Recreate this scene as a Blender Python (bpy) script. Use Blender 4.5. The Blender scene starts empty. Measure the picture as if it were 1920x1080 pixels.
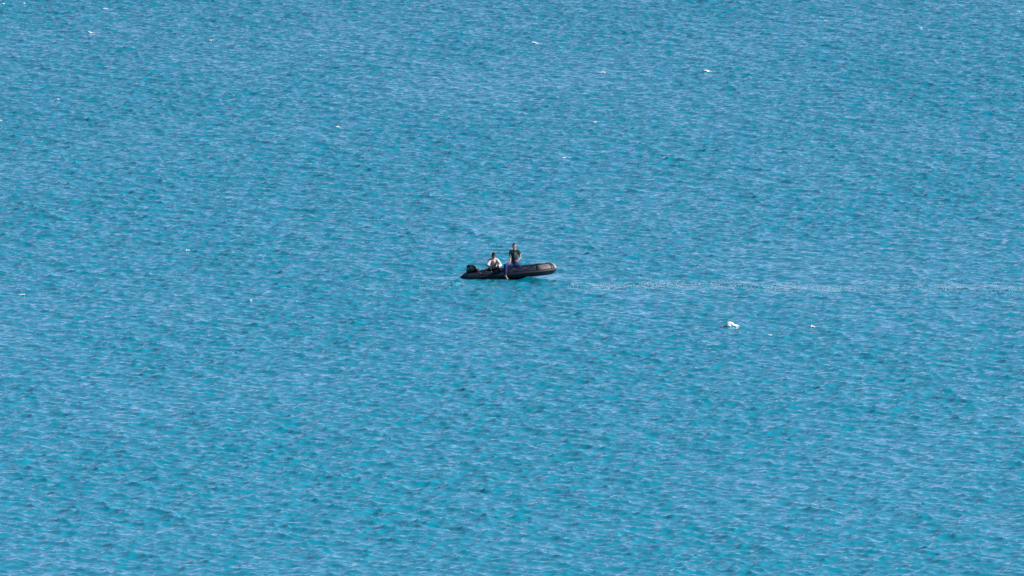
import bpy, bmesh, math, random
import numpy as np
from mathutils import Vector, Matrix, Quaternion

R = math.radians
scene = bpy.context.scene
COL = scene.collection
random.seed(7)
rng = np.random.default_rng(11)

# ------------------------------------------------------------------ camera
CAM_H, THETA, FPX = 63.0, R(4.0), 38900.0          # eye height, downward tilt, focal length in photo pixels (1920 wide)
cam_d = bpy.data.cameras.new('camera')
cam_d.sensor_width = 36.0
cam_d.lens = FPX * 36.0 / 1920.0
cam_d.clip_start, cam_d.clip_end = 1.0, 60000.0
cam = bpy.data.objects.new('camera', cam_d)
cam.location = (0, 0, CAM_H)
cam.rotation_euler = (math.pi / 2 - THETA, 0, 0)
COL.objects.link(cam)
scene.camera = cam

# ------------------------------------------------------------------ sky and sun
SUN_EL, SUN_AZ = R(34), R(100)                      # azimuth clockwise from +Y (the viewing direction)
world = bpy.data.worlds.new('World')
scene.world = world
world.use_nodes = True
wn = world.node_tree
bg = wn.nodes['Background']
sky = wn.nodes.new('ShaderNodeTexSky')
sky.sky_type = 'NISHITA'
sky.sun_disc = False
sky.sun_elevation = SUN_EL
sky.sun_rotation = SUN_AZ
sky.air_density = 0.3
sky.dust_density = 0.0
sky.ozone_density = 0.6
bg.inputs['Strength'].default_value = 0.084
wn.links.new(sky.outputs[0], bg.inputs['Color'])

sun_d = bpy.data.lights.new('sun', 'SUN')
sun_d.energy = 5.0
sun_d.angle = R(0.53)
sun_d.color = (1.0, 0.95, 0.88)
sun = bpy.data.objects.new('sun', sun_d)
sdir = Vector((math.sin(SUN_AZ) * math.cos(SUN_EL), math.cos(SUN_AZ) * math.cos(SUN_EL), math.sin(SUN_EL)))
sun.rotation_euler = sdir.to_track_quat('Z', 'Y').to_euler()
sun.location = sdir * 200
COL.objects.link(sun)

scene.view_settings.view_transform = 'Standard'
scene.view_settings.look = 'None'
scene.view_settings.exposure = 1.10
scene.view_settings.gamma = 1.0
scene.cycles.caustics_reflective = False
scene.cycles.sample_clamp_indirect = 2.0
scene.cycles.use_denoising = False              # keep the fine grain of the ripples

# ------------------------------------------------------------------ helpers
def tag(o, label=None, cat=None, group=None, kind=None):
    if label: o['label'] = label
    if cat: o['category'] = cat
    if group: o['group'] = group
    if kind: o['kind'] = kind
    return o

def empty(name, loc=(0, 0, 0)):
    o = bpy.data.objects.new(name, None)
    o.empty_display_size = 0.1
    o.location = loc
    COL.objects.link(o)
    return o

def obj(name, mesh, mat=None, parent=None, smooth=True):
    o = bpy.data.objects.new(name, mesh)
    if mat is not None:
        mesh.materials.clear(); mesh.materials.append(mat)
    if smooth:
        mesh.polygons.foreach_set('use_smooth', [True] * len(mesh.polygons))
    COL.objects.link(o)
    if parent is not None: o.parent = parent
    return o

def material(name, color, rough=0.6, spec=0.5, noise=None, bump=None, color2=None):
    """Principled with a noise-mixed second colour and fine bump"""
    m = bpy.data.materials.new(name); m.use_nodes = True
    nt = m.node_tree; b = nt.nodes['Principled BSDF']
    b.inputs['Base Color'].default_value = (*color, 1)
    b.inputs['Roughness'].default_value = rough
    b.inputs['Specular IOR Level'].default_value = spec
    tc = nt.nodes.new('ShaderNodeTexCoord')
    if noise:
        n = nt.nodes.new('ShaderNodeTexNoise'); n.inputs['Scale'].default_value = noise
        n.inputs['Detail'].default_value = 4
        nt.links.new(tc.outputs['Object'], n.inputs['Vector'])
        r = nt.nodes.new('ShaderNodeValToRGB')
        r.color_ramp.elements[0].position = 0.38; r.color_ramp.elements[1].position = 0.66
        c2 = color2 or tuple(min(1, c * 1.5) for c in color)
        r.color_ramp.elements[0].color = (*color, 1); r.color_ramp.elements[1].color = (*c2, 1)
        nt.links.new(n.outputs['Fac'], r.inputs['Fac'])
        nt.links.new(r.outputs['Color'], b.inputs['Base Color'])
    if bump:
        n2 = nt.nodes.new('ShaderNodeTexNoise'); n2.inputs['Scale'].default_value = bump[0]
        n2.inputs['Detail'].default_value = 3
        nt.links.new(tc.outputs['Object'], n2.inputs['Vector'])
        bp = nt.nodes.new('ShaderNodeBump'); bp.inputs['Distance'].default_value = bump[1]
        nt.links.new(n2.outputs['Fac'], bp.inputs['Height'])
        nt.links.new(bp.outputs['Normal'], b.inputs['Normal'])
    return m

def pix(px, py):
    """the point of the calm sea seen at a pixel of the 1920x1080 photograph"""
    ax, ay = (px - 960) / FPX, (540 - py) / FPX
    d = Vector((ax, math.cos(THETA) + ay * math.sin(THETA), -math.sin(THETA) + ay * math.cos(THETA)))
    t = -CAM_H / d.z
    return Vector((d.x * t, d.y * t, 0))

# ------------------------------------------------------------------ the sea: one displaced sheet out to the horizon
def graded(lo, hi, step, far_lo, far_hi, ratio=1.35):
    core = np.arange(lo, hi + step * 0.5, step)
    up, s, v = [], step, core[-1]
    while v < far_hi:
        s *= ratio; v += s; up.append(v)
    dn, s, v = [], step, core[0]
    while v > far_lo:
        s *= ratio; v -= s; dn.append(v)
    return np.array(dn[::-1] + list(core) + up)

DX, DY = 0.09, 0.20
XS = graded(-30.5, 30.5, DX, -15000, 15000)
YS = graded(742, 1135, DY, -3000, 30000)
NX, NY = len(XS), len(YS)
GX, GY = np.meshgrid(XS.astype(np.float64), YS.astype(np.float64))
X0, Y0 = GX.ravel(), GY.ravel()

BOAT_C = pix(950, 520.4)                           # sea point under the boat's centreline
BY = BOAT_C.y

def smooth01(t):
    t = np.clip(t, 0, 1); return t * t * (3 - 2 * t)

fade = (1 - smooth01((np.abs(X0) - 30.5) / 12)) * (1 - smooth01((Y0 - 1135) / 40)) * smooth01((Y0 - 712) / 30)
Z = np.zeros_like(X0, dtype=np.float32)
HX = np.zeros_like(Z); HY = np.zeros_like(Z)
xf, yf = X0.astype(np.float32), (Y0 - BY).astype(np.float32)
NW = 150
lam_all = np.exp(np.linspace(math.log(0.28), math.log(5.0), NW))
S0 = 0.044
for lam in lam_all:
    lam *= rng.uniform(0.96, 1.04)
    k = 2 * math.pi / lam
    ang = (math.pi if rng.random() < 0.8 else 0.0) + 0.35 + rng.normal(0, 0.62)     # the wind blows across the view
    s = S0 * rng.uniform(0.5, 1.4) * (1.0 if lam < 0.6 else (0.6 / lam) ** 0.95)
    a = s / k
    ph = rng.uniform(0, 2 * math.pi)
    cx, cy = math.cos(ang), math.sin(ang)
    arg = (k * cx) * xf + (k * cy) * yf + np.float32(ph)
    Z += a * np.cos(arg)
    sn = np.sin(arg)
    HX -= (0.9 * a * cx) * sn; HY -= (0.9 * a * cy) * sn
# gusts: waves a little stronger and weaker from patch to patch
gust = np.zeros_like(Z)
for lam in (9, 14, 23, 31, 47, 60):
    ang = rng.uniform(0, math.pi); k = 2 * math.pi / lam
    gust += np.sin(k * (math.cos(ang) * xf + 0.35 * math.sin(ang) * yf) + np.float32(rng.uniform(0, 6.28)))
amp = (1.0 + 0.05 * gust) * fade.astype(np.float32)
# the hull damps the chop right round it
db = np.hypot((xf + 0.2) / 3.2, yf / 2.2)
amp = amp * (1 - 0.55 * (1 - smooth01((db - 0.6) / 1.2)))
Z *= amp; HX *= amp; HY *= amp
# water pushed aside by the hull
hull = (np.abs(yf) < 0.55) & (xf > -1.7) & (xf < 0.0)
Z = np.where(hull, np.minimum(Z, -0.30), Z)
SEA = np.empty((NX * NY, 3), dtype=np.float32)
SEA[:, 0] = X0 + HX; SEA[:, 1] = Y0 + HY; SEA[:, 2] = Z
SEA3 = SEA.reshape(NY, NX, 3)

def sea_at(x, y):
    i = int(np.clip(np.searchsorted(XS, x), 1, NX - 2)); j = int(np.clip(np.searchsorted(YS, y), 1, NY - 2))
    return SEA3[j, i]

me = bpy.data.meshes.new('sea')
idx = np.arange(NX * NY, dtype=np.int32).reshape(NY, NX)
quads = np.stack([idx[:-1, :-1], idx[:-1, 1:], idx[1:, 1:], idx[1:, :-1]], axis=-1).reshape(-1, 4)
me.vertices.add(NX * NY); me.vertices.foreach_set('co', SEA.ravel())
nq = len(quads)
me.loops.add(nq * 4); me.loops.foreach_set('vertex_index', quads.ravel())
me.polygons.add(nq)
me.polygons.foreach_set('loop_start', np.arange(0, nq * 4, 4, dtype=np.int32))
me.polygons.foreach_set('loop_total', np.full(nq, 4, dtype=np.int32))
me.polygons.foreach_set('use_smooth', np.ones(nq, dtype=bool))
me.update(calc_edges=True)

def water_material():
    m = bpy.data.materials.new('sea_water'); m.use_nodes = True
    nt = m.node_tree; L = nt.links.new; b = nt.nodes['Principled BSDF']
    b.inputs['IOR'].default_value = 1.333
    b.inputs['Roughness'].default_value = 0.10
    b.inputs['Specular IOR Level'].default_value = 0.5
    geo = nt.nodes.new('ShaderNodeNewGeometry')
    # body colour: lighter on the near side, a little darker towards the far side, drifting in patches
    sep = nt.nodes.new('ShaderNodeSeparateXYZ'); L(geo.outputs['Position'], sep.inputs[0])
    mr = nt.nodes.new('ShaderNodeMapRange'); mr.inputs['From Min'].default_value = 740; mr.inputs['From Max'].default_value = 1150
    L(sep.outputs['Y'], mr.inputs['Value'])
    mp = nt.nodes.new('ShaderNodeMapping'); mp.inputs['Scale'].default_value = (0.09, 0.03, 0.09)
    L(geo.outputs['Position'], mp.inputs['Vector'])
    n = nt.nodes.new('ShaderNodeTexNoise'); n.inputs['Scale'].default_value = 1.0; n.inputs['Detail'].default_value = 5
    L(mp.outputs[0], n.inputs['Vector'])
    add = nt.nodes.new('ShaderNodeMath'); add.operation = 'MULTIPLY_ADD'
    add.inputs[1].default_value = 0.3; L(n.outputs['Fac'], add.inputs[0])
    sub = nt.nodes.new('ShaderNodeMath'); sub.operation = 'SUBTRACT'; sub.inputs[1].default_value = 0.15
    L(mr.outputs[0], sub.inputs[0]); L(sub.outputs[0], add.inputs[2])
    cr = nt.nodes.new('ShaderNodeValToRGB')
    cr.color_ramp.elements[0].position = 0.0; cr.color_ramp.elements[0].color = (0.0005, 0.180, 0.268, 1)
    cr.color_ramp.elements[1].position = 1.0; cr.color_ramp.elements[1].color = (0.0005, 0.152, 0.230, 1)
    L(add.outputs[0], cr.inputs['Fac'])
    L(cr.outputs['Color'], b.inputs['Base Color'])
    # capillary ripples below the mesh's resolution
    n1 = nt.nodes.new('ShaderNodeTexNoise'); n1.inputs['Scale'].default_value = 4.5; n1.inputs['Detail'].default_value = 3
    n1.inputs['Roughness'].default_value = 0.55
    mp2 = nt.nodes.new('ShaderNodeMapping'); mp2.inputs['Scale'].default_value = (1.0, 0.5, 1)
    L(geo.outputs['Position'], mp2.inputs['Vector']); L(mp2.outputs[0], n1.inputs['Vector'])
    bp = nt.nodes.new('ShaderNodeBump'); bp.inputs['Strength'].default_value = 1.0; bp.inputs['Distance'].default_value = 0.010
    L(n1.outputs['Fac'], bp.inputs['Height']); L(bp.outputs['Normal'], b.inputs['Normal'])
    return m

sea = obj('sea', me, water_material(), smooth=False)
tag(sea, 'blue-green open sea covered in small wind ripples', 'sea', kind='structure')

# ------------------------------------------------------------------ mesh builders
def lathe_path(path, seg=20, squash=1.0, close=True):
    """tube through (x,y,z,r) points, ends capped"""
    bm = bmesh.new(); rings = []
    P = [Vector(p[:3]) for p in path]
    up = Vector((0, 0, 1))
    for i, p in enumerate(path):
        t = (P[min(i + 1, len(P) - 1)] - P[max(i - 1, 0)]).normalized()
        u = up if abs(t.dot(up)) < 0.95 else Vector((0, 1, 0))
        a = t.cross(u).normalized(); b = a.cross(t).normalized()
        rings.append([bm.verts.new(P[i] + (a * math.cos(2 * math.pi * k / seg) + b * math.sin(2 * math.pi * k / seg) * squash) * p[3]) for k in range(seg)])
    for r0, r1 in zip(rings, rings[1:]):
        for k in range(seg):
            bm.faces.new((r0[k], r0[(k + 1) % seg], r1[(k + 1) % seg], r1[k]))
    if close:
        bm.faces.new(rings[0][::-1]); bm.faces.new(rings[-1])
    bmesh.ops.recalc_face_normals(bm, faces=bm.faces)
    m = bpy.data.meshes.new('tube'); bm.to_mesh(m); bm.free()
    return m

def box(size, loc=(0, 0, 0), bevel=0.0, rot=None, taper=None):
    bm = bmesh.new(); bmesh.ops.create_cube(bm, size=1)
    for v in bm.verts:
        if taper and v.co.z > 0: v.co.x *= taper[0]; v.co.y *= taper[1]
        v.co = Vector((v.co.x * size[0], v.co.y * size[1], v.co.z * size[2]))
    if bevel: bmesh.ops.bevel(bm, geom=bm.edges[:], offset=bevel, segments=2, affect='EDGES')
    M = Matrix.Translation(loc) @ (rot.to_matrix().to_4x4() if rot else Matrix.Identity(4))
    bm.transform(M)
    m = bpy.data.meshes.new('box'); bm.to_mesh(m); bm.free()
    return m

def prism(profile, y0, y1, bevel=0.0):
    """xz outline extruded across y"""
    bm = bmesh.new()
    a = [bm.verts.new((x, y0, z)) for x, z in profile]; b = [bm.verts.new((x, y1, z)) for x, z in profile]
    n = len(a)
    bm.faces.new(a); bm.faces.new(b[::-1])
    for i in range(n): bm.faces.new((a[i], b[i], b[(i + 1) % n], a[(i + 1) % n]))
    bmesh.ops.recalc_face_normals(bm, faces=bm.faces)
    if bevel: bmesh.ops.bevel(bm, geom=bm.edges[:], offset=bevel, segments=3, affect='EDGES')
    m = bpy.data.meshes.new('prism'); bm.to_mesh(m); bm.free()
    return m

def capsule(bm, a, b, ra, rb, seg=14):
    a, b = Vector(a), Vector(b)
    t = (b - a); Ln = t.length
    if Ln < 1e-6: t = Vector((0, 0, 1))
    q = t.to_track_quat('Z', 'Y').to_matrix()
    prof = [(-ra * math.cos(u), ra * math.sin(u)) for u in (0.0, 0.45, 0.9, math.pi / 2)]
    prof += [(Ln + rb * math.sin(u), rb * math.cos(u)) for u in (0.0, 0.67, 1.12, math.pi / 2)]
    rings = []
    for z, r in prof:
        r = max(r, 1e-4)
        rings.append([bm.verts.new(a + q @ Vector((r * math.cos(2 * math.pi * k / seg), r * math.sin(2 * math.pi * k / seg), z))) for k in range(seg)])
    for r0, r1 in zip(rings, rings[1:]):
        for k in range(seg): bm.faces.new((r0[k], r0[(k + 1) % seg], r1[(k + 1) % seg], r1[k]))
    bm.faces.new(rings[0][::-1]); bm.faces.new(rings[-1])

def ellipsoid(bm, c, r, rot=None):
    M = Matrix.Translation(c) @ (rot.to_matrix().to_4x4() if rot else Matrix.Identity(4)) @ Matrix.Diagonal((*r, 1))
    bmesh.ops.create_uvsphere(bm, u_segments=16, v_segments=10, radius=1.0, matrix=M)

def grow(bm, voxel, smooth=4):
    """fuse overlapping volumes into one continuous skin"""
    m0 = bpy.data.meshes.new('raw'); bm.to_mesh(m0); bm.free()
    o = bpy.data.objects.new('raw', m0); COL.objects.link(o)
    md = o.modifiers.new('fuse', 'REMESH'); md.mode = 'VOXEL'; md.voxel_size = voxel
    sm = o.modifiers.new('soften', 'SMOOTH'); sm.factor = 0.5; sm.iterations = smooth
    dg = bpy.context.evaluated_depsgraph_get()
    m = bpy.data.meshes.new_from_object(o.evaluated_get(dg))
    bpy.data.objects.remove(o); bpy.data.meshes.remove(m0)
    return m

# ------------------------------------------------------------------ inflatable boat
M_TUBE = material('dark_rubberised_fabric', (0.003, 0.008, 0.024), 0.6, 0.22, noise=6, bump=(30, 0.003), color2=(0.011, 0.014, 0.027))
M_RUB = material('black_rubber', (0.012, 0.012, 0.014), 0.6, 0.4, noise=20)
M_GREY = material('sun_bleached_grey_fabric', (0.06, 0.055, 0.062), 0.65, 0.3, noise=9, color2=(0.13, 0.115, 0.115))
M_PALE = material('pale_worn_patch', (0.17, 0.155, 0.15), 0.6, 0.3, noise=18, color2=(0.27, 0.25, 0.24))
M_WOOD = material('marine_plywood', (0.03, 0.026, 0.022), 0.6, 0.4, noise=5)
M_FLOOR = material('grey_slatted_floor', (0.10, 0.10, 0.11), 0.6, 0.4, noise=8)
M_ROPE = material('faded_rope', (0.04, 0.04, 0.05), 0.9, 0.2, noise=60)
M_COWL = material('black_gloss_cowl', (0.012, 0.015, 0.02), 0.25, 0.5, noise=8)
M_DECAL = material('grey_decal', (0.16, 0.18, 0.20), 0.4, 0.5, noise=30)
M_METAL = material('grey_cast_metal', (0.06, 0.065, 0.075), 0.4, 0.5, noise=14)
M_STEEL = material('bright_steel', (0.5, 0.5, 0.5), 0.3, 0.5, noise=20)

PITCH, YAW = R(4.9), R(-4)
boat = empty('inflatable_boat', (-2.24, BY + .20, -0.19))
boat.scale = (.98, 1, 1)
boat.rotation_mode = 'XYZ'
boat.rotation_euler = (0, -PITCH, YAW)
tag(boat, 'dark inflatable dinghy with raised grey bow floating on the open sea', 'boat')
bpy.context.view_layer.update()

half = [(0.0, -.66, .20, .02), (.06, -.66, .20, .06), (.16, -.66, .20, .115), (.30, -.66, .200, .160), (.46, -.66, .195, .176), (.62, -.66, .195, .182),
        (1.0, -.66, .20, .188), (1.5, -.66, .205, .200), (2.0, -.66, .213, .214), (2.5, -.66, .222, .225), (2.85, -.645, .228, .225),
        (3.15, -.605, .24, .225), (3.42, -.54, .236, .236), (3.64, -.455, .240, .242), (3.82, -.355, .244, .244), (3.96, -.24, .248, .242), (4.05, -.12, .250, .240)]
full = half + [(4.08, 0, .252, .238)] + [(x, -y, z, r) for x, y, z, r in half[::-1]]
obj('tube', lathe_path(full, 24), M_TUBE, boat)

def ring_patch(i0, i1, a0, a1, off, n=14):
    """a strip of material glued on the near/far tube between path points i0..i1, from angle a0 to a1 (0 = outboard, 90 = top)"""
    bm = bmesh.new(); rows = []
    P = [Vector(p[:3]) for p in full]
    for i in range(i0, i1 + 1):
        t = (P[min(i + 1, len(P) - 1)] - P[max(i - 1, 0)]).normalized()
        a = t.cross(Vector((0, 0, 1))).normalized(); b = a.cross(t).normalized()
        row = []
        for s in range(n + 1):
            an = R(a0 + (a1 - a0) * s / n)
            row.append(bm.verts.new(P[i] + (a * math.cos(an) + b * math.sin(an)) * (full[i][3] + off)))
        rows.append(row)
    for r0, r1 in zip(rows, rows[1:]):
        for s in range(n): bm.faces.new((r0[s], r0[s + 1], r1[s + 1], r1[s]))
    bmesh.ops.recalc_face_normals(bm, faces=bm.faces)
    bmesh.ops.solidify(bm, geom=bm.faces[:], thickness=off * 0.9)
    m = bpy.data.meshes.new('patch'); bm.to_mesh(m); bm.free()
    return m

N = len(full) - 1
obj('rubbing_strake', ring_patch(5, N - 5, -16, 2, 0.014, 3), M_RUB, boat)
tag(obj('bow_cover', ring_patch(12, N - 12, 8, 118, 0.006), M_GREY, boat), 'sun-bleached grey patch over the bow tube')
tag(obj('nose_patch', ring_patch(16, 18, -14, 100, 0.011), M_PALE, boat), 'pale worn patch on the tip of the bow')
obj('nose_strap', ring_patch(15, 16, -25, 95, 0.013), M_RUB, boat)
# floor, transom, seats
obj('floor', prism([(.78, .10), (2.9, .10), (3.5, .16), (3.8, .24), (3.8, .27), (3.5, .19), (2.9, .13), (.78, .13)], -.44, .44), M_FLOOR, boat, smooth=False)
obj('transom', box((.045, 1.0, .40), (.80, 0, .30), .01), M_WOOD, boat, smooth=False)
for x in (1.55, 2.75):
    obj('thwart', box((.26, 1.0, .03), (x, 0, .315), .008), M_WOOD, boat, smooth=False)
# lifeline along each side, in sagging loops, with its pads
for s in (-1, 1):
    xs = [.95, 1.45, 1.95, 2.45, 2.95, 3.4]
    pts = []
    for x0, x1 in zip(xs, xs[1:]):
        for k in range(8):
            u = k / 8; x = x0 + (x1 - x0) * u
            yy = np.interp(x, [h[0] for h in half], [-h[1] for h in half]); zz = np.interp(x, [h[0] for h in half], [h[2] for h in half])
            an = R(52 - 30 * 4 * u * (1 - u)); rr = np.interp(x, [h[0] for h in half], [h[3] for h in half]) + .012
            pts.append((x, s * (yy + rr * math.cos(an)), zz + rr * math.sin(an), .007))
    obj('lifeline', lathe_path(pts, 6), M_ROPE, boat)
    for x in xs:
        yy = np.interp(x, [h[0] for h in half], [-h[1] for h in half]); zz = np.interp(x, [h[0] for h in half], [h[2] for h in half])
        bm = bmesh.new(); an = R(52); rr = np.interp(x, [h[0] for h in half], [h[3] for h in half])
        ellipsoid(bm, Vector((x, s * (yy + rr * math.cos(an)), zz + rr * math.sin(an))), (.045, .03, .02), Quaternion((1, 0, 0), -s * R(38)))
        m = bpy.data.meshes.new('pad'); bm.to_mesh(m); bm.free()
        obj('line_pad', m, M_METAL, boat)
# bow handle, tow ring and cleat
hp = [(3.86 + .07 * math.sin(u), -.10 + .2 * u / math.pi, .485 + .055 * math.sin(u), .012) for u in np.linspace(0, math.pi, 9)]
obj('bow_handle', lathe_path(hp, 8), M_RUB, boat)
tr = [(4.305 + .035 * math.cos(u), .0 + .035 * math.sin(u), .30, .008) for u in np.linspace(-1.8, 1.8, 10)]
obj('tow_ring', lathe_path(tr, 8), M_STEEL, boat)
obj('cleat', box((.09, .05, .06), (3.93, -.12, .515), .012), M_RUB, boat)
# carrying handles on the tubes
for s in (-1, 1):
    for x in (1.15, 3.05):
        yy = np.interp(x, [h[0] for h in half], [-h[1] for h in half])
        top = np.interp(x, [h[0] for h in half], [h[2] + h[3] for h in half])
        hp = [(x - .09 + .18 * u / math.pi, s * (yy + .02), top - .005 + .035 * math.sin(u), .011) for u in np.linspace(0, math.pi, 8)]
        obj('carrying_handle', lathe_path(hp, 8), M_RUB, boat)
# inflation valves
for x, y in ((1.75, -.47), (1.75, .47)):
    obj('valve', lathe_path([(x, y, .30, .03), (x, y * .96, .325, .03), (x, y * .95, .335, .02)], 10), M_STEEL, boat)

# ------------------------------------------------------------------ outboard motor clamped on the transom
BM = boat.matrix_world
motor = empty('outboard_motor', BM @ Vector((.72, 0, .34)))
motor.rotation_mode = 'XYZ'
motor.rotation_euler = (0, -R(1.5), YAW + R(2))
tag(motor, 'black outboard motor with grey side decal at the stern of the dinghy', 'motor')
# cowl: flat top, upright back, sloping front (local x forward, z up; origin at the clamp)
cowl = prism([(-.43, -.07), (-.42, .27), (-.385, .355), (-.14, .365), (-.07, .32), (.05, .13), (.06, -.07)], -.155, .155, .03)
cw = obj('cowl', cowl, M_COWL, motor)
for s in (-1, 1):
    y0, y1 = (.150, .158) if s > 0 else (-.158, -.150)
    obj('decal', prism([(-.26, .19), (-.10, .215), (-.085, .25), (-.25, .25)], y0, y1), M_DECAL, cw, smooth=False)
    obj('decal', prism([(-.37, .14), (-.34, .14), (-.33, .22), (-.36, .22)], y0, y1), M_DECAL, cw, smooth=False)
    obj('decal', prism([(-.25, .12), (-.06, .13), (-.05, .15), (-.25, .14)], y0, y1), M_DECAL, cw, smooth=False)
obj('cowl_base', box((.46, .29, .06), (-.18, 0, -.09), .015), M_METAL, motor, smooth=False)
obj('leg', prism([(-.30, -.03), (-.06, -.03), (-.09, -.45), (-.11, -.60), (-.25, -.60), (-.27, -.45)], -.06, .06, .02), M_COWL, motor)
obj('cavitation_plate', box((.34, .18, .015), (-.22, 0, -.50), .004), M_METAL, motor, smooth=False)
obj('gearcase', lathe_path([(-.02, 0, -.64, .005), (-.06, 0, -.64, .035), (-.18, 0, -.64, .05), (-.30, 0, -.64, .042), (-.36, 0, -.64, .03)], 12), M_COWL, motor)
obj('skeg', prism([(-.10, -.66), (-.24, -.66), (-.27, -.80), (-.22, -.80)], -.008, .008), M_METAL, motor, smooth=False)
prop = obj('propeller', lathe_path([(-.36, 0, -.64, .03), (-.44, 0, -.64, .025), (-.46, 0, -.64, .008)], 10), M_METAL, motor)
for k in range(3):
    q = Quaternion((1, 0, 0), k * 2 * math.pi / 3) @ Quaternion((0, 0, 1), R(30))
    c = Vector((-.40, 0, -.64)) + Quaternion((1, 0, 0), k * 2 * math.pi / 3) @ Vector((0, 0, .075))
    bm = bmesh.new(); ellipsoid(bm, c, (.008, .045, .06), q)
    m = bpy.data.meshes.new('blade'); bm.to_mesh(m); bm.free(); obj('blade', m, M_METAL, prop)
obj('clamp_bracket', box((.10, .22, .24), (.035, 0, -.06), .015), M_METAL, motor, smooth=False)
til = obj('tiller', lathe_path([(.04, .0, .05, .022), (.25, -.03, .09, .02), (.42, -.05, .11, .018)], 10), M_METAL, motor)
obj('grip', lathe_path([(.42, -.05, .11, .022), (.50, -.06, .12, .024), (.56, -.066, .126, .022)], 10), M_RUB, til)

# fuel tank lying behind the transom
tank = empty('fuel_tank', BM @ Vector((1.08, .18, .13)))
tank.rotation_mode = 'XYZ'; tank.rotation_euler = (0, -PITCH, YAW)
tag(tank, 'dark portable fuel tank on the boat floor beside the motor', 'fuel tank')
M_TANK = material('dark_blue_plastic', (0.012, 0.018, 0.045), 0.45, 0.5, noise=9)
obj('body', box((.30, .42, .22), (0, 0, .11), .04), M_TANK, tank)
obj('cap', lathe_path([(0, -.1, .20, .05), (0, -.1, .245, .05), (0, -.1, .25, .03)], 12), M_RUB, tank)
obj('handle', lathe_path([(0, .02, .20, .013), (0, .04, .26, .013), (0, .14, .26, .013), (0, .16, .20, .013)], 8), M_RUB, tank)

# ------------------------------------------------------------------ people
M_SKIN = material('tanned_skin', (0.25, 0.14, 0.10), 0.6, 0.3, noise=14, color2=(0.31, 0.18, 0.13))
M_SKIN2 = material('weathered_skin', (0.13, 0.07, 0.05), 0.6, 0.4, noise=14, color2=(0.17, 0.10, 0.07))
M_HAIR = material('dark_hair', (0.010, 0.009, 0.009), 0.6, 0.4, noise=60, bump=(120, 0.004))
M_EYE = material('eye', (0.03, 0.02, 0.015), 0.2, 0.5, noise=40)
M_LIP = material('lips', (0.25, 0.09, 0.07), 0.5, 0.4, noise=30)
M_BLACK = material('black_cotton', (0.010, 0.012, 0.018), 0.85, 0.2, noise=10, bump=(40, 0.006), color2=(0.022, 0.026, 0.034))
M_BLUE = material('royal_blue_fabric', (0.005, 0.011, 0.050), 0.8, 0.2, noise=9, bump=(30, 0.006), color2=(0.010, 0.021, 0.10))
M_DARKP = material('charcoal_trousers', (0.014, 0.015, 0.022), 0.85, 0.2, noise=10, bump=(35, 0.006))
M_CAP = material('black_cap', (0.010, 0.013, 0.016), 0.8, 0.2, noise=20)

def shirt_white():
    m = material('white_printed_cotton', (0.38, 0.33, 0.32), 0.85, 0.2, noise=9, bump=(28, 0.006), color2=(0.47, 0.43, 0.42))
    return m
M_WHITE = shirt_white()

def add_print(m, centre, size, color, scale=14):
    """a faded screen print dyed into the cloth round a point of the garment (object space), with a broken edge"""
    nt = m.node_tree; L = nt.links.new; b = nt.nodes['Principled BSDF']
    tc = nt.nodes.new('ShaderNodeTexCoord')
    sub = nt.nodes.new('ShaderNodeVectorMath'); sub.operation = 'SUBTRACT'; sub.inputs[1].default_value = centre
    dv = nt.nodes.new('ShaderNodeVectorMath'); dv.operation = 'DIVIDE'; dv.inputs[1].default_value = size
    ln = nt.nodes.new('ShaderNodeVectorMath'); ln.operation = 'LENGTH'
    L(tc.outputs['Object'], sub.inputs[0]); L(sub.outputs[0], dv.inputs[0]); L(dv.outputs[0], ln.inputs[0])
    n = nt.nodes.new('ShaderNodeTexNoise'); n.inputs['Scale'].default_value = scale; n.inputs['Detail'].default_value = 3
    L(tc.outputs['Object'], n.inputs['Vector'])
    ad = nt.nodes.new('ShaderNodeMath'); ad.operation = 'MULTIPLY_ADD'; ad.inputs[1].default_value = 1.6
    L(n.outputs['Fac'], ad.inputs[0]); L(ln.outputs['Value'], ad.inputs[2])
    mr = nt.nodes.new('ShaderNodeMapRange'); mr.inputs['From Min'].default_value = 1.85; mr.inputs['From Max'].default_value = 1.45
    L(ad.outputs[0], mr.inputs['Value'])
    mx = nt.nodes.new('ShaderNodeMix'); mx.data_type = 'RGBA'; mx.inputs['B'].default_value = (*color, 1)
    src = b.inputs['Base Color'].links[0].from_socket
    L(mr.outputs[0], mx.inputs['Factor']); L(src, mx.inputs['A']); L(mx.outputs['Result'], b.inputs['Base Color'])

def hand(bm, wrist, direction, palm_normal, curl=0.6, side=1):
    """palm, four bent fingers of unequal length and a thumb from the side of the palm"""
    d = Vector(direction).normalized(); n = Vector(palm_normal); n = (n - d * n.dot(d)).normalized(); x = d.cross(n) * side
    w = Vector(wrist); k = w + d * .085
    for o in (-.028, -.010, .010, .028):
        capsule(bm, w + x * o * .6, k + x * o, .017, .013, 8)
    for o, L in ((-.030, .066), (-.010, .078), (.010, .074), (.030, .058)):
        p = k + x * o; dd = d
        for j, f in enumerate((.42, .33, .25)):
            dd = (dd * math.cos(curl * .55) + n * math.sin(curl * .55)).normalized() if j else (d * math.cos(curl * .4) + n * math.sin(curl * .4)).normalized()
            e = dd * math.cos(0) * L * f
            q = p + e
            capsule(bm, p, q, .0095 - j * .0008, .0090 - j * .0008, 8)
            p = q; d_prev = dd
    t0 = w + d * .025 - x * .026; t1 = t0 + (d * .65 - x * .65 + n * .3).normalized() * .04
    t2 = t1 + (d * .9 - x * .15 + n * .35).normalized() * .032
    capsule(bm, t0, t1, .014, .011, 8); capsule(bm, t1, t2, .011, .009, 8)

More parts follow.
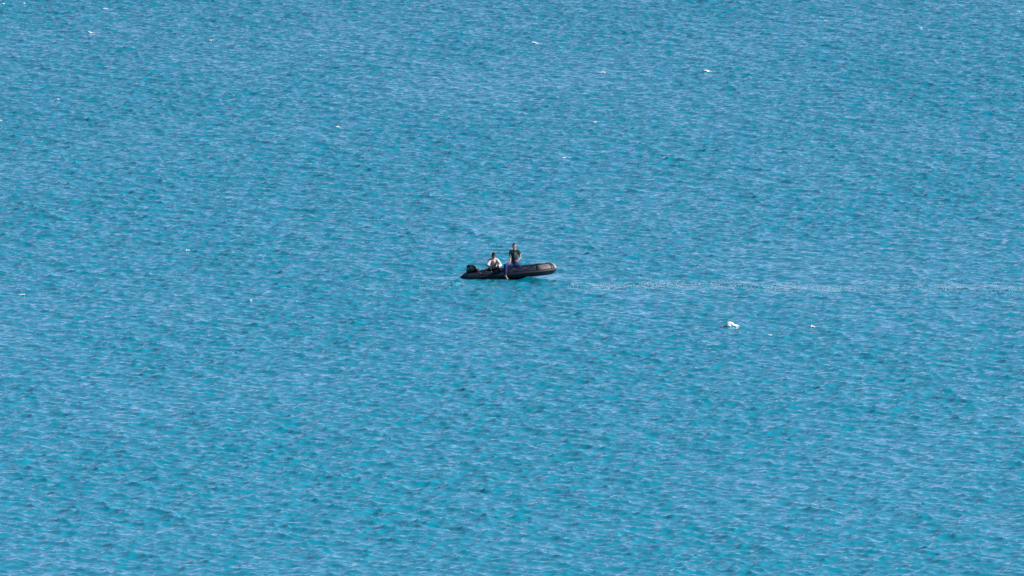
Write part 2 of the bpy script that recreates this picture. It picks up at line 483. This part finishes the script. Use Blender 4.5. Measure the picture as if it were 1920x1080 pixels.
def foot(bm, ankle, toe_dir, up, L=.24):
    d = Vector(toe_dir).normalized(); u = Vector(up); u = (u - d * u.dot(d)).normalized(); x = d.cross(u)
    a = Vector(ankle); heel = a - u * .055 - d * .045
    ball = a - u * .065 + d * (L * .5)
    capsule(bm, a, heel, .042, .036, 10); capsule(bm, a - u * .02, ball, .042, .030, 10); capsule(bm, heel, ball, .034, .032, 10)
    for o, l in ((-.032, .06), (-.016, .062), (0, .058), (.015, .052), (.029, .044)):
        capsule(bm, ball + x * o * .8, ball + x * o + d * l - u * .008, .016, .010, 8)

def head(bm, c, face, up, s=1.1):
    """skull, jaw, nose, brow, ears and neck stub, turned to `face`"""
    f = Vector(face).normalized(); u = Vector(up); u = (u - f * u.dot(f)).normalized(); x = f.cross(u)
    c = Vector(c)
    rot = Matrix((x, f, u)).transposed().to_quaternion()
    ellipsoid(bm, c + u * .03 * s - f * .01 * s, (.082 * s, .096 * s, .092 * s), rot)
    ellipsoid(bm, c - u * .045 * s + f * .022 * s, (.060 * s, .068 * s, .075 * s), rot)
    capsule(bm, c - u * .085 * s + f * .055 * s, c - u * .092 * s + f * .062 * s, .026 * s, .022 * s, 8)
    capsule(bm, c + u * .012 * s + f * .082 * s, c - u * .028 * s + f * .106 * s, .010 * s, .016 * s, 8)
    capsule(bm, c + u * .026 * s + f * .074 * s - x * .035 * s, c + u * .026 * s + f * .074 * s + x * .035 * s, .014 * s, .014 * s, 8)
    for k in (-1, 1):
        ellipsoid(bm, c + x * k * .078 * s - u * .012 * s - f * .012 * s, (.012 * s, .022 * s, .033 * s), rot)
        capsule(bm, c + x * k * .04 * s - u * .025 * s + f * .062 * s, c + x * k * .045 * s - u * .02 * s + f * .055 * s, .022 * s, .02 * s, 8)
    return rot, f, u, x

def small(name, mat, parent, fn):
    bm = bmesh.new(); fn(bm)
    m = bpy.data.meshes.new(name); bm.to_mesh(m); bm.free()
    return obj(name, m, mat, parent)

def face_bits(root, c, rot, f, u, x):
    for k in (-1, 1):
        small('eye', M_EYE, root, lambda bm: ellipsoid(bm, c + x * k * .031 + u * .004 + f * .079, (.013, .008, .007), rot))
        small('eyebrow', M_HAIR, root, lambda bm: capsule(bm, c + x * k * .018 + u * .032 + f * .090, c + x * k * .050 + u * .030 + f * .078, .006, .005, 6))
    small('mouth', M_LIP, root, lambda bm: ellipsoid(bm, c - u * .058 + f * .087, (.024, .009, .008), rot))

def person(P, label, skin, top, top_mat, legs_mat, sleeve, trouser_to, seat):
    """P: joints in metres on the boat's stage (X right, depth from the centreline, height above the water)"""
    base = Vector(seat)
    J = {k: (Vector(v) - base if k not in ('face', 'up', 'hr', 'hl', 'nr', 'nl', 'tr', 'tl', 'ur', 'ul') else Vector(v)) for k, v in P.items()}
    root = empty('person', base + Vector((0, BY, 0)))
    bm = bmesh.new()
    rot, f, u, x = head(bm, J['head'], J['face'], J['up'])
    capsule(bm, J['head'] - u * .05 - f * .02, J['neck'], .052, .060)
    chest, waist, pel = J['chest'], J['waist'], J['pelvis']
    for a, b in (('sr', 'chest'), ('sl', 'chest')): capsule(bm, J[a], J[b], .058, .10); capsule(bm, J[a], J['neck'].lerp(chest, .15), .052, .048)
    capsule(bm, J['neck'], chest, .07, .115); capsule(bm, chest, waist, .125, .115); capsule(bm, waist, pel, .115, .125)
    for s in 'rl':
        capsule(bm, J['s' + s], J['e' + s], .056, .042); capsule(bm, J['e' + s], J['w' + s], .042, .029)
        hand(bm, J['w' + s], J['h' + s], J['n' + s], .75, 1 if s == 'r' else -1)
        capsule(bm, pel.lerp(J['hip' + s], .5), J['hip' + s], .11, .095)
        capsule(bm, J['hip' + s], J['k' + s], .090, .060); capsule(bm, J['k' + s], J['k' + s].lerp(J['a' + s], .35), .060, .058)
        capsule(bm, J['k' + s].lerp(J['a' + s], .35), J['a' + s], .058, .038)
        foot(bm, J['a' + s], J['t' + s], J['u' + s])
    obj('body', grow(bm, .0085, 3), skin, root)
    face_bits(root, J['head'], rot, f, u, x)
    # upper garment
    bm = bmesh.new()
    e = .016
    for a in ('sr', 'sl'): capsule(bm, J[a], chest, .056 + e, .105 + e); capsule(bm, J[a], J['neck'].lerp(chest, .2), .052 + e, .044 + e)
    capsule(bm, J['neck'] + (chest - J['neck']) * .25, chest, .085, .12 + e); capsule(bm, chest, waist, .13 + e, .122 + e); capsule(bm, waist, pel, .122 + e, .13 + e)
    for s in 'rl':
        if sleeve <= 1:
            capsule(bm, J['s' + s], J['s' + s].lerp(J['e' + s], sleeve), .056 + e, .048 + e)
        else:
            capsule(bm, J['s' + s], J['e' + s], .064 + e, .054 + e)
            capsule(bm, J['e' + s], J['e' + s].lerp(J['w' + s], sleeve - 1), .054 + e, .040 + e)
    obj(top, grow(bm, .012, 3), top_mat, root)
    # lower garment
    bm = bmesh.new(); e = .014
    capsule(bm, waist.lerp(pel, .6), pel, .13 + e, .135 + e)
    for s in 'rl':
        capsule(bm, pel.lerp(J['hip' + s], .5), J['hip' + s], .115 + e, .10 + e)
        capsule(bm, J['hip' + s], J['k' + s], .095 + e, .066 + e)
        capsule(bm, J['k' + s], J['k' + s].lerp(J['a' + s], trouser_to), .066 + e, .052 + e)
    obj('trousers', grow(bm, .012, 3), legs_mat, root)
    tag(root, label, 'person')
    return root, J, rot, f, u, x

# the man perched on the near tube, one leg over the side
PA = dict(head=(.10, -.60, 1.43), face=(-.28, -1, -.22), up=(0.02, 0, 1), neck=(.115, -.57, 1.275), chest=(.12, -.58, 1.07), waist=(.115, -.60, .84), pelvis=(.105, -.62, .66),
          sr=(-.055, -.58, 1.185), er=(-.10, -.66, .915), wr=(-.085, -.86, .735), hr=(-.45, -.45, -.5), nr=(-.2, .6, -.6),
          sl=(.285, -.57, 1.185), el=(.385, -.60, .93), wl=(.26, -.78, .81), hl=(-.9, -.35, -.3), nl=(-.2, .6, -.5),
          hipr=(.02, -.66, .63), kr=(-.29, -.975, .60), ar=(-.285, -1.02, .165), tr=(.55, -.35, -.75), ur=(.1, -1, .6),
          hipl=(.195, -.60, .62), kl=(.30, -.30, .56), al=(.34, -.20, .26), tl=(1, .2, 0), ul=(0, 0, 1))
man, J, rot, f, u, x = person(PA, 'man in black T-shirt and blue trousers perched on the tube, one bare foot overboard', M_SKIN, 'shirt', M_BLACK, M_BLUE, .38, .85, (.105, -.62, .47))
def hair(bm):
    ellipsoid(bm, J['head'] + u * .050 - f * .014, (.086, .102, .088), rot)
bm = bmesh.new(); hair(bm)
geom = bm.verts[:] + bm.edges[:] + bm.faces[:]
bmesh.ops.bisect_plane(bm, geom=geom, plane_co=J['head'] + u * .045 + f * .04, plane_no=(u * .75 - f * .66).normalized(), clear_inner=True)
bmesh.ops.solidify(bm, geom=bm.faces[:], thickness=.012)
m = bpy.data.meshes.new('hair'); bm.to_mesh(m); bm.free(); obj('hair', m, M_HAIR, man)
add_print(M_BLACK, J['chest'] + Vector((0, -.14, -.02)), (.09, .10, .13), (.05, .07, .065), 22)

# the man seated on the thwart, bent over his lap
PB = dict(head=(-.805, -.12, .99), face=(-.35, -1, -.62), up=(0, -.5, 1), neck=(-.80, -.04, .865), chest=(-.80, .0, .70), waist=(-.80, .07, .54), pelvis=(-.80, .12, .42),
          sr=(-.945, -.03, .765), er=(-1.075, -.16, .555), wr=(-.925, -.36, .475), hr=(.75, -.5, -.1), nr=(0, 0, -1),
          sl=(-.655, -.03, .765), el=(-.50, -.16, .555), wl=(-.65, -.36, .475), hl=(-.8, -.45, -.1), nl=(0, 0, -1),
          hipr=(-.90, .10, .39), kr=(-1.03, -.31, .36), ar=(-.98, -.12, .13), tr=(-.3, -1, 0), ur=(0, 0, 1),
          hipl=(-.70, .10, .39), kl=(-.57, -.31, .37), al=(-.62, -.12, .14), tl=(.3, -1, 0), ul=(0, 0, 1))
man2, J, rot, f, u, x = person(PB, 'man in black cap and loose white printed shirt sitting hunched near the motor', M_SKIN2, 'shirt', M_WHITE, M_DARKP, 1.86, .95, (-.80, .12, .27))
# faded pink and ochre prints on the shirt front
add_print(M_WHITE, J['chest'] + Vector((-.10, -.13, -.09)), (.09, .12, .14), (.46, .24, .27))
add_print(M_WHITE, J['chest'] + Vector((.085, -.13, .01)), (.055, .12, .15), (.46, .36, .20))
# cap
bm = bmesh.new()
ellipsoid(bm, J['head'] + u * .050 - f * .012, (.090, .108, .085), rot)
bmesh.ops.bisect_plane(bm, geom=bm.verts[:] + bm.edges[:] + bm.faces[:], plane_co=J['head'] + u * .038, plane_no=u, clear_inner=True)
bmesh.ops.solidify(bm, geom=bm.faces[:], thickness=.006)
m = bpy.data.meshes.new('cap'); bm.to_mesh(m); bm.free(); cap = obj('cap', m, M_CAP, man2)
small('peak', M_CAP, cap, lambda bm: ellipsoid(bm, J['head'] + u * .040 + f * .125, (.075, .075, .010), rot @ Quaternion((1, 0, 0), R(-12))))
small('button', M_CAP, cap, lambda bm: ellipsoid(bm, J['head'] + u * .136 - f * .012, (.010, .010, .006), rot))
small('beard', M_HAIR, man2, lambda bm: ellipsoid(bm, J['head'] - u * .078 + f * .048, (.052, .045, .040), rot))

# ------------------------------------------------------------------ foam
M_FOAM = material('sea_foam', (0.60, 0.61, 0.62), 0.9, 0.2, noise=6, bump=(25, 0.02), color2=(0.76, 0.76, 0.76))

def foam_mound(w, d, h, tail=0.0, seed=0):
    """ragged tumbling crest: a lumpy strip of froth, steep in front, trailing off to one side"""
    r = random.Random(seed); bm = bmesh.new()
    if w > .25:                                     # the solid heart of a larger crest and its trailing skirt
        ellipsoid(bm, Vector((-.10 * w, 0, h * .25)), (.24 * w, d * .34, h * .62), Quaternion((0, 1, 0), .15))
        ellipsoid(bm, Vector((.17 * w, .05 * d, h * .08)), (.30 * w, d * .30, h * .30), Quaternion((0, 1, 0), .18))
    n = max(7, int(w / .016))
    for i in range(n):
        t = r.gauss(-.12 if tail else 0, .25)
        t = max(-.95, min(1.0, t))
        env = max(.10, math.exp(-((t + (.12 if tail else 0)) / .36) ** 2)) if t < .1 else max(.14, .8 * math.exp(-t / .30))
        z = h * env * r.uniform(.0, .66)
        q = r.uniform(.7, 1.2)
        ellipsoid(bm, Vector((t * w / 2, r.uniform(-.4, .4) * d * (1 - .5 * z / h), z)), (w * .075 * q + .008, d * .16 * q, h * .20 * q + .004), Quaternion((0, 1, 0), r.uniform(-.3, .3)))
    for i in range(int(4 + 10 * w)):
        c = Vector((r.uniform(-.65, .75) * w, r.uniform(-.7, .7) * d, r.uniform(-.005, .012)))
        ellipsoid(bm, c, (r.uniform(.02, .07), r.uniform(.03, .1), .012))
    if w > .25: return grow(bm, .022, 10)
    m = bpy.data.meshes.new('foam'); bm.to_mesh(m); bm.free()
    return m

CAPS = [  # photo x, y of the base, width in photo px, height px, label
    (1372, 617, 30, 11, 'largest white breaking wave crest, right of and below the dinghy', 1),
    (1523, 616, 12, 4, 'small white wave crest right of the largest breaking crest', 0),
    (1002, 82, 17, 4, 'flat white wave crest straight above the dinghy near the top edge', 0),
    (1325, 136, 20, 4, 'long thin whitecap in the upper right, longest of the far ones', 1),
    (1130, 137, 10, 3, 'short whitecap between the long thin one and the flat top one', 0),
    (167, 64, 12, 4, 'double-tipped whitecap in the upper left, below the corner flecks', 0),
    (45, 10, 5, 4, 'bright round foam fleck near the top left corner', 0),
    (7, 9, 6, 3, 'foam fleck in the top left corner at the picture edge', 0),
    (197, 18, 8, 2, 'thin foam fleck on the top edge right of the corner flecks', 0),
    (397, 75, 7, 2, 'lone foam fleck right of the double-tipped whitecap', 0),
    (633, 244, 5, 3, 'lone foam fleck in the upper left quarter, above left of the dinghy', 0),
    (350, 469, 6, 3, 'foam fleck left of the dinghy at the level of the men', 0),
    (40, 557, 9, 3, 'foam fleck at the left picture edge at mid height', 0),
    (1058, 297, 7, 2, 'foam fleck above right of the taller man, nearest above the dinghy', 0),
    (1114, 233, 7, 2, 'foam fleck halfway between the dinghy and the short whitecap', 0),
    (1726, 55, 9, 3, 'small whitecap near the top right corner', 0),
    (1547, 38, 7, 2, 'foam fleck left of the top right corner whitecap', 0),
    (471, 563, 4, 3, 'tiny foam fleck left of the dinghy, just below its waterline', 0),
    (2, 227, 6, 3, 'foam fleck cut by the left picture edge in the upper part', 0),
    (1443, 632, 4, 2, 'tiny foam fleck below and right of the largest breaking crest', 0),
    (1910, 22, 8, 2, 'foam fleck at the right picture edge near the top corner', 0),
    (110, 186, 4, 3, 'tiny foam fleck in the upper left below the double-tipped whitecap', 0),
]
for i, (px, py, wpx, hpx, lab, tl) in enumerate(CAPS):
    p = pix(px, py); sc = math.hypot(p.y, CAM_H) / FPX
    # ride on the highest sea point close by
    best = max((sea_at(p.x + dx, p.y + dy) for dx in (-.14, 0, .14) for dy in np.arange(-1.2, 1.21, .2)), key=lambda v: float(v[2]) * 3 - abs(float(v[1]) - p.y) * .05)
    o = obj('whitecap', foam_mound(wpx * sc * (1.05 if wpx > 10 else .8), max(.12, wpx * sc * .35), hpx * sc * (.9 if wpx > 10 else .6), tl, i + 40), M_FOAM)
    o.location = (p.x, float(best[1]) - .02, float(best[2]) - .01)
    tag(o, lab, 'whitecap', 'whitecaps scattered on the sea')

# the faint foam line drifting past the boat: many small rafts of bubbles lying on the water
def foam_streak():
    r = random.Random(5); V, F = [], []
    def raft(cx, cy, rx, ry):
        s = sea_at(cx, cy); z = float(s[2]) + .005
        n = 7; b = len(V); a0 = r.random() * 6.28
        V.append((cx, cy, z + .004))
        for k in range(n):
            a = a0 + 2 * math.pi * k / n; q = r.uniform(.6, 1.25)
            xx, yy = cx + rx * q * math.cos(a), cy + ry * q * math.sin(a)
            V.append((xx, yy, float(sea_at(xx, yy)[2]) * .5 + z * .5 - .004))
        for k in range(n): F.append((b, b + 1 + k, b + 1 + (k + 1) % n))
    for i in range(17000):
        px = r.uniform(1065, 1960) if r.random() < .88 else r.uniform(690, 905)
        if px > 1000:
            line = 534 + (px - 1050) * .0095 + 2.5 * math.sin(px * .013) + r.gauss(0, 3.8)
            dens = .36 + .12 * math.sin(px * .021 + 1) + .12 * math.sin(px * .057) + (.18 if px < 1500 else .0)
        else:
            line = 537 + r.gauss(0, 3); dens = .20
        if r.random() > dens: continue
        p = pix(px, line)
        raft(p.x, p.y, r.uniform(.008, .022), r.uniform(.04, .12))
    m = bpy.data.meshes.new('foam_streak'); m.from_pydata(V, [], F); m.update()
    return m
M_FILM = material('thin_bubble_film', (0.66, 0.68, 0.70), 0.9, 0.2, noise=6)
M_FILM.node_tree.nodes['Principled BSDF'].inputs['Alpha'].default_value = 0.22
tag(obj('foam_streak', foam_streak(), M_FILM), 'faint pale line of drifting foam trailing right of the dinghy', 'foam', kind='stuff')
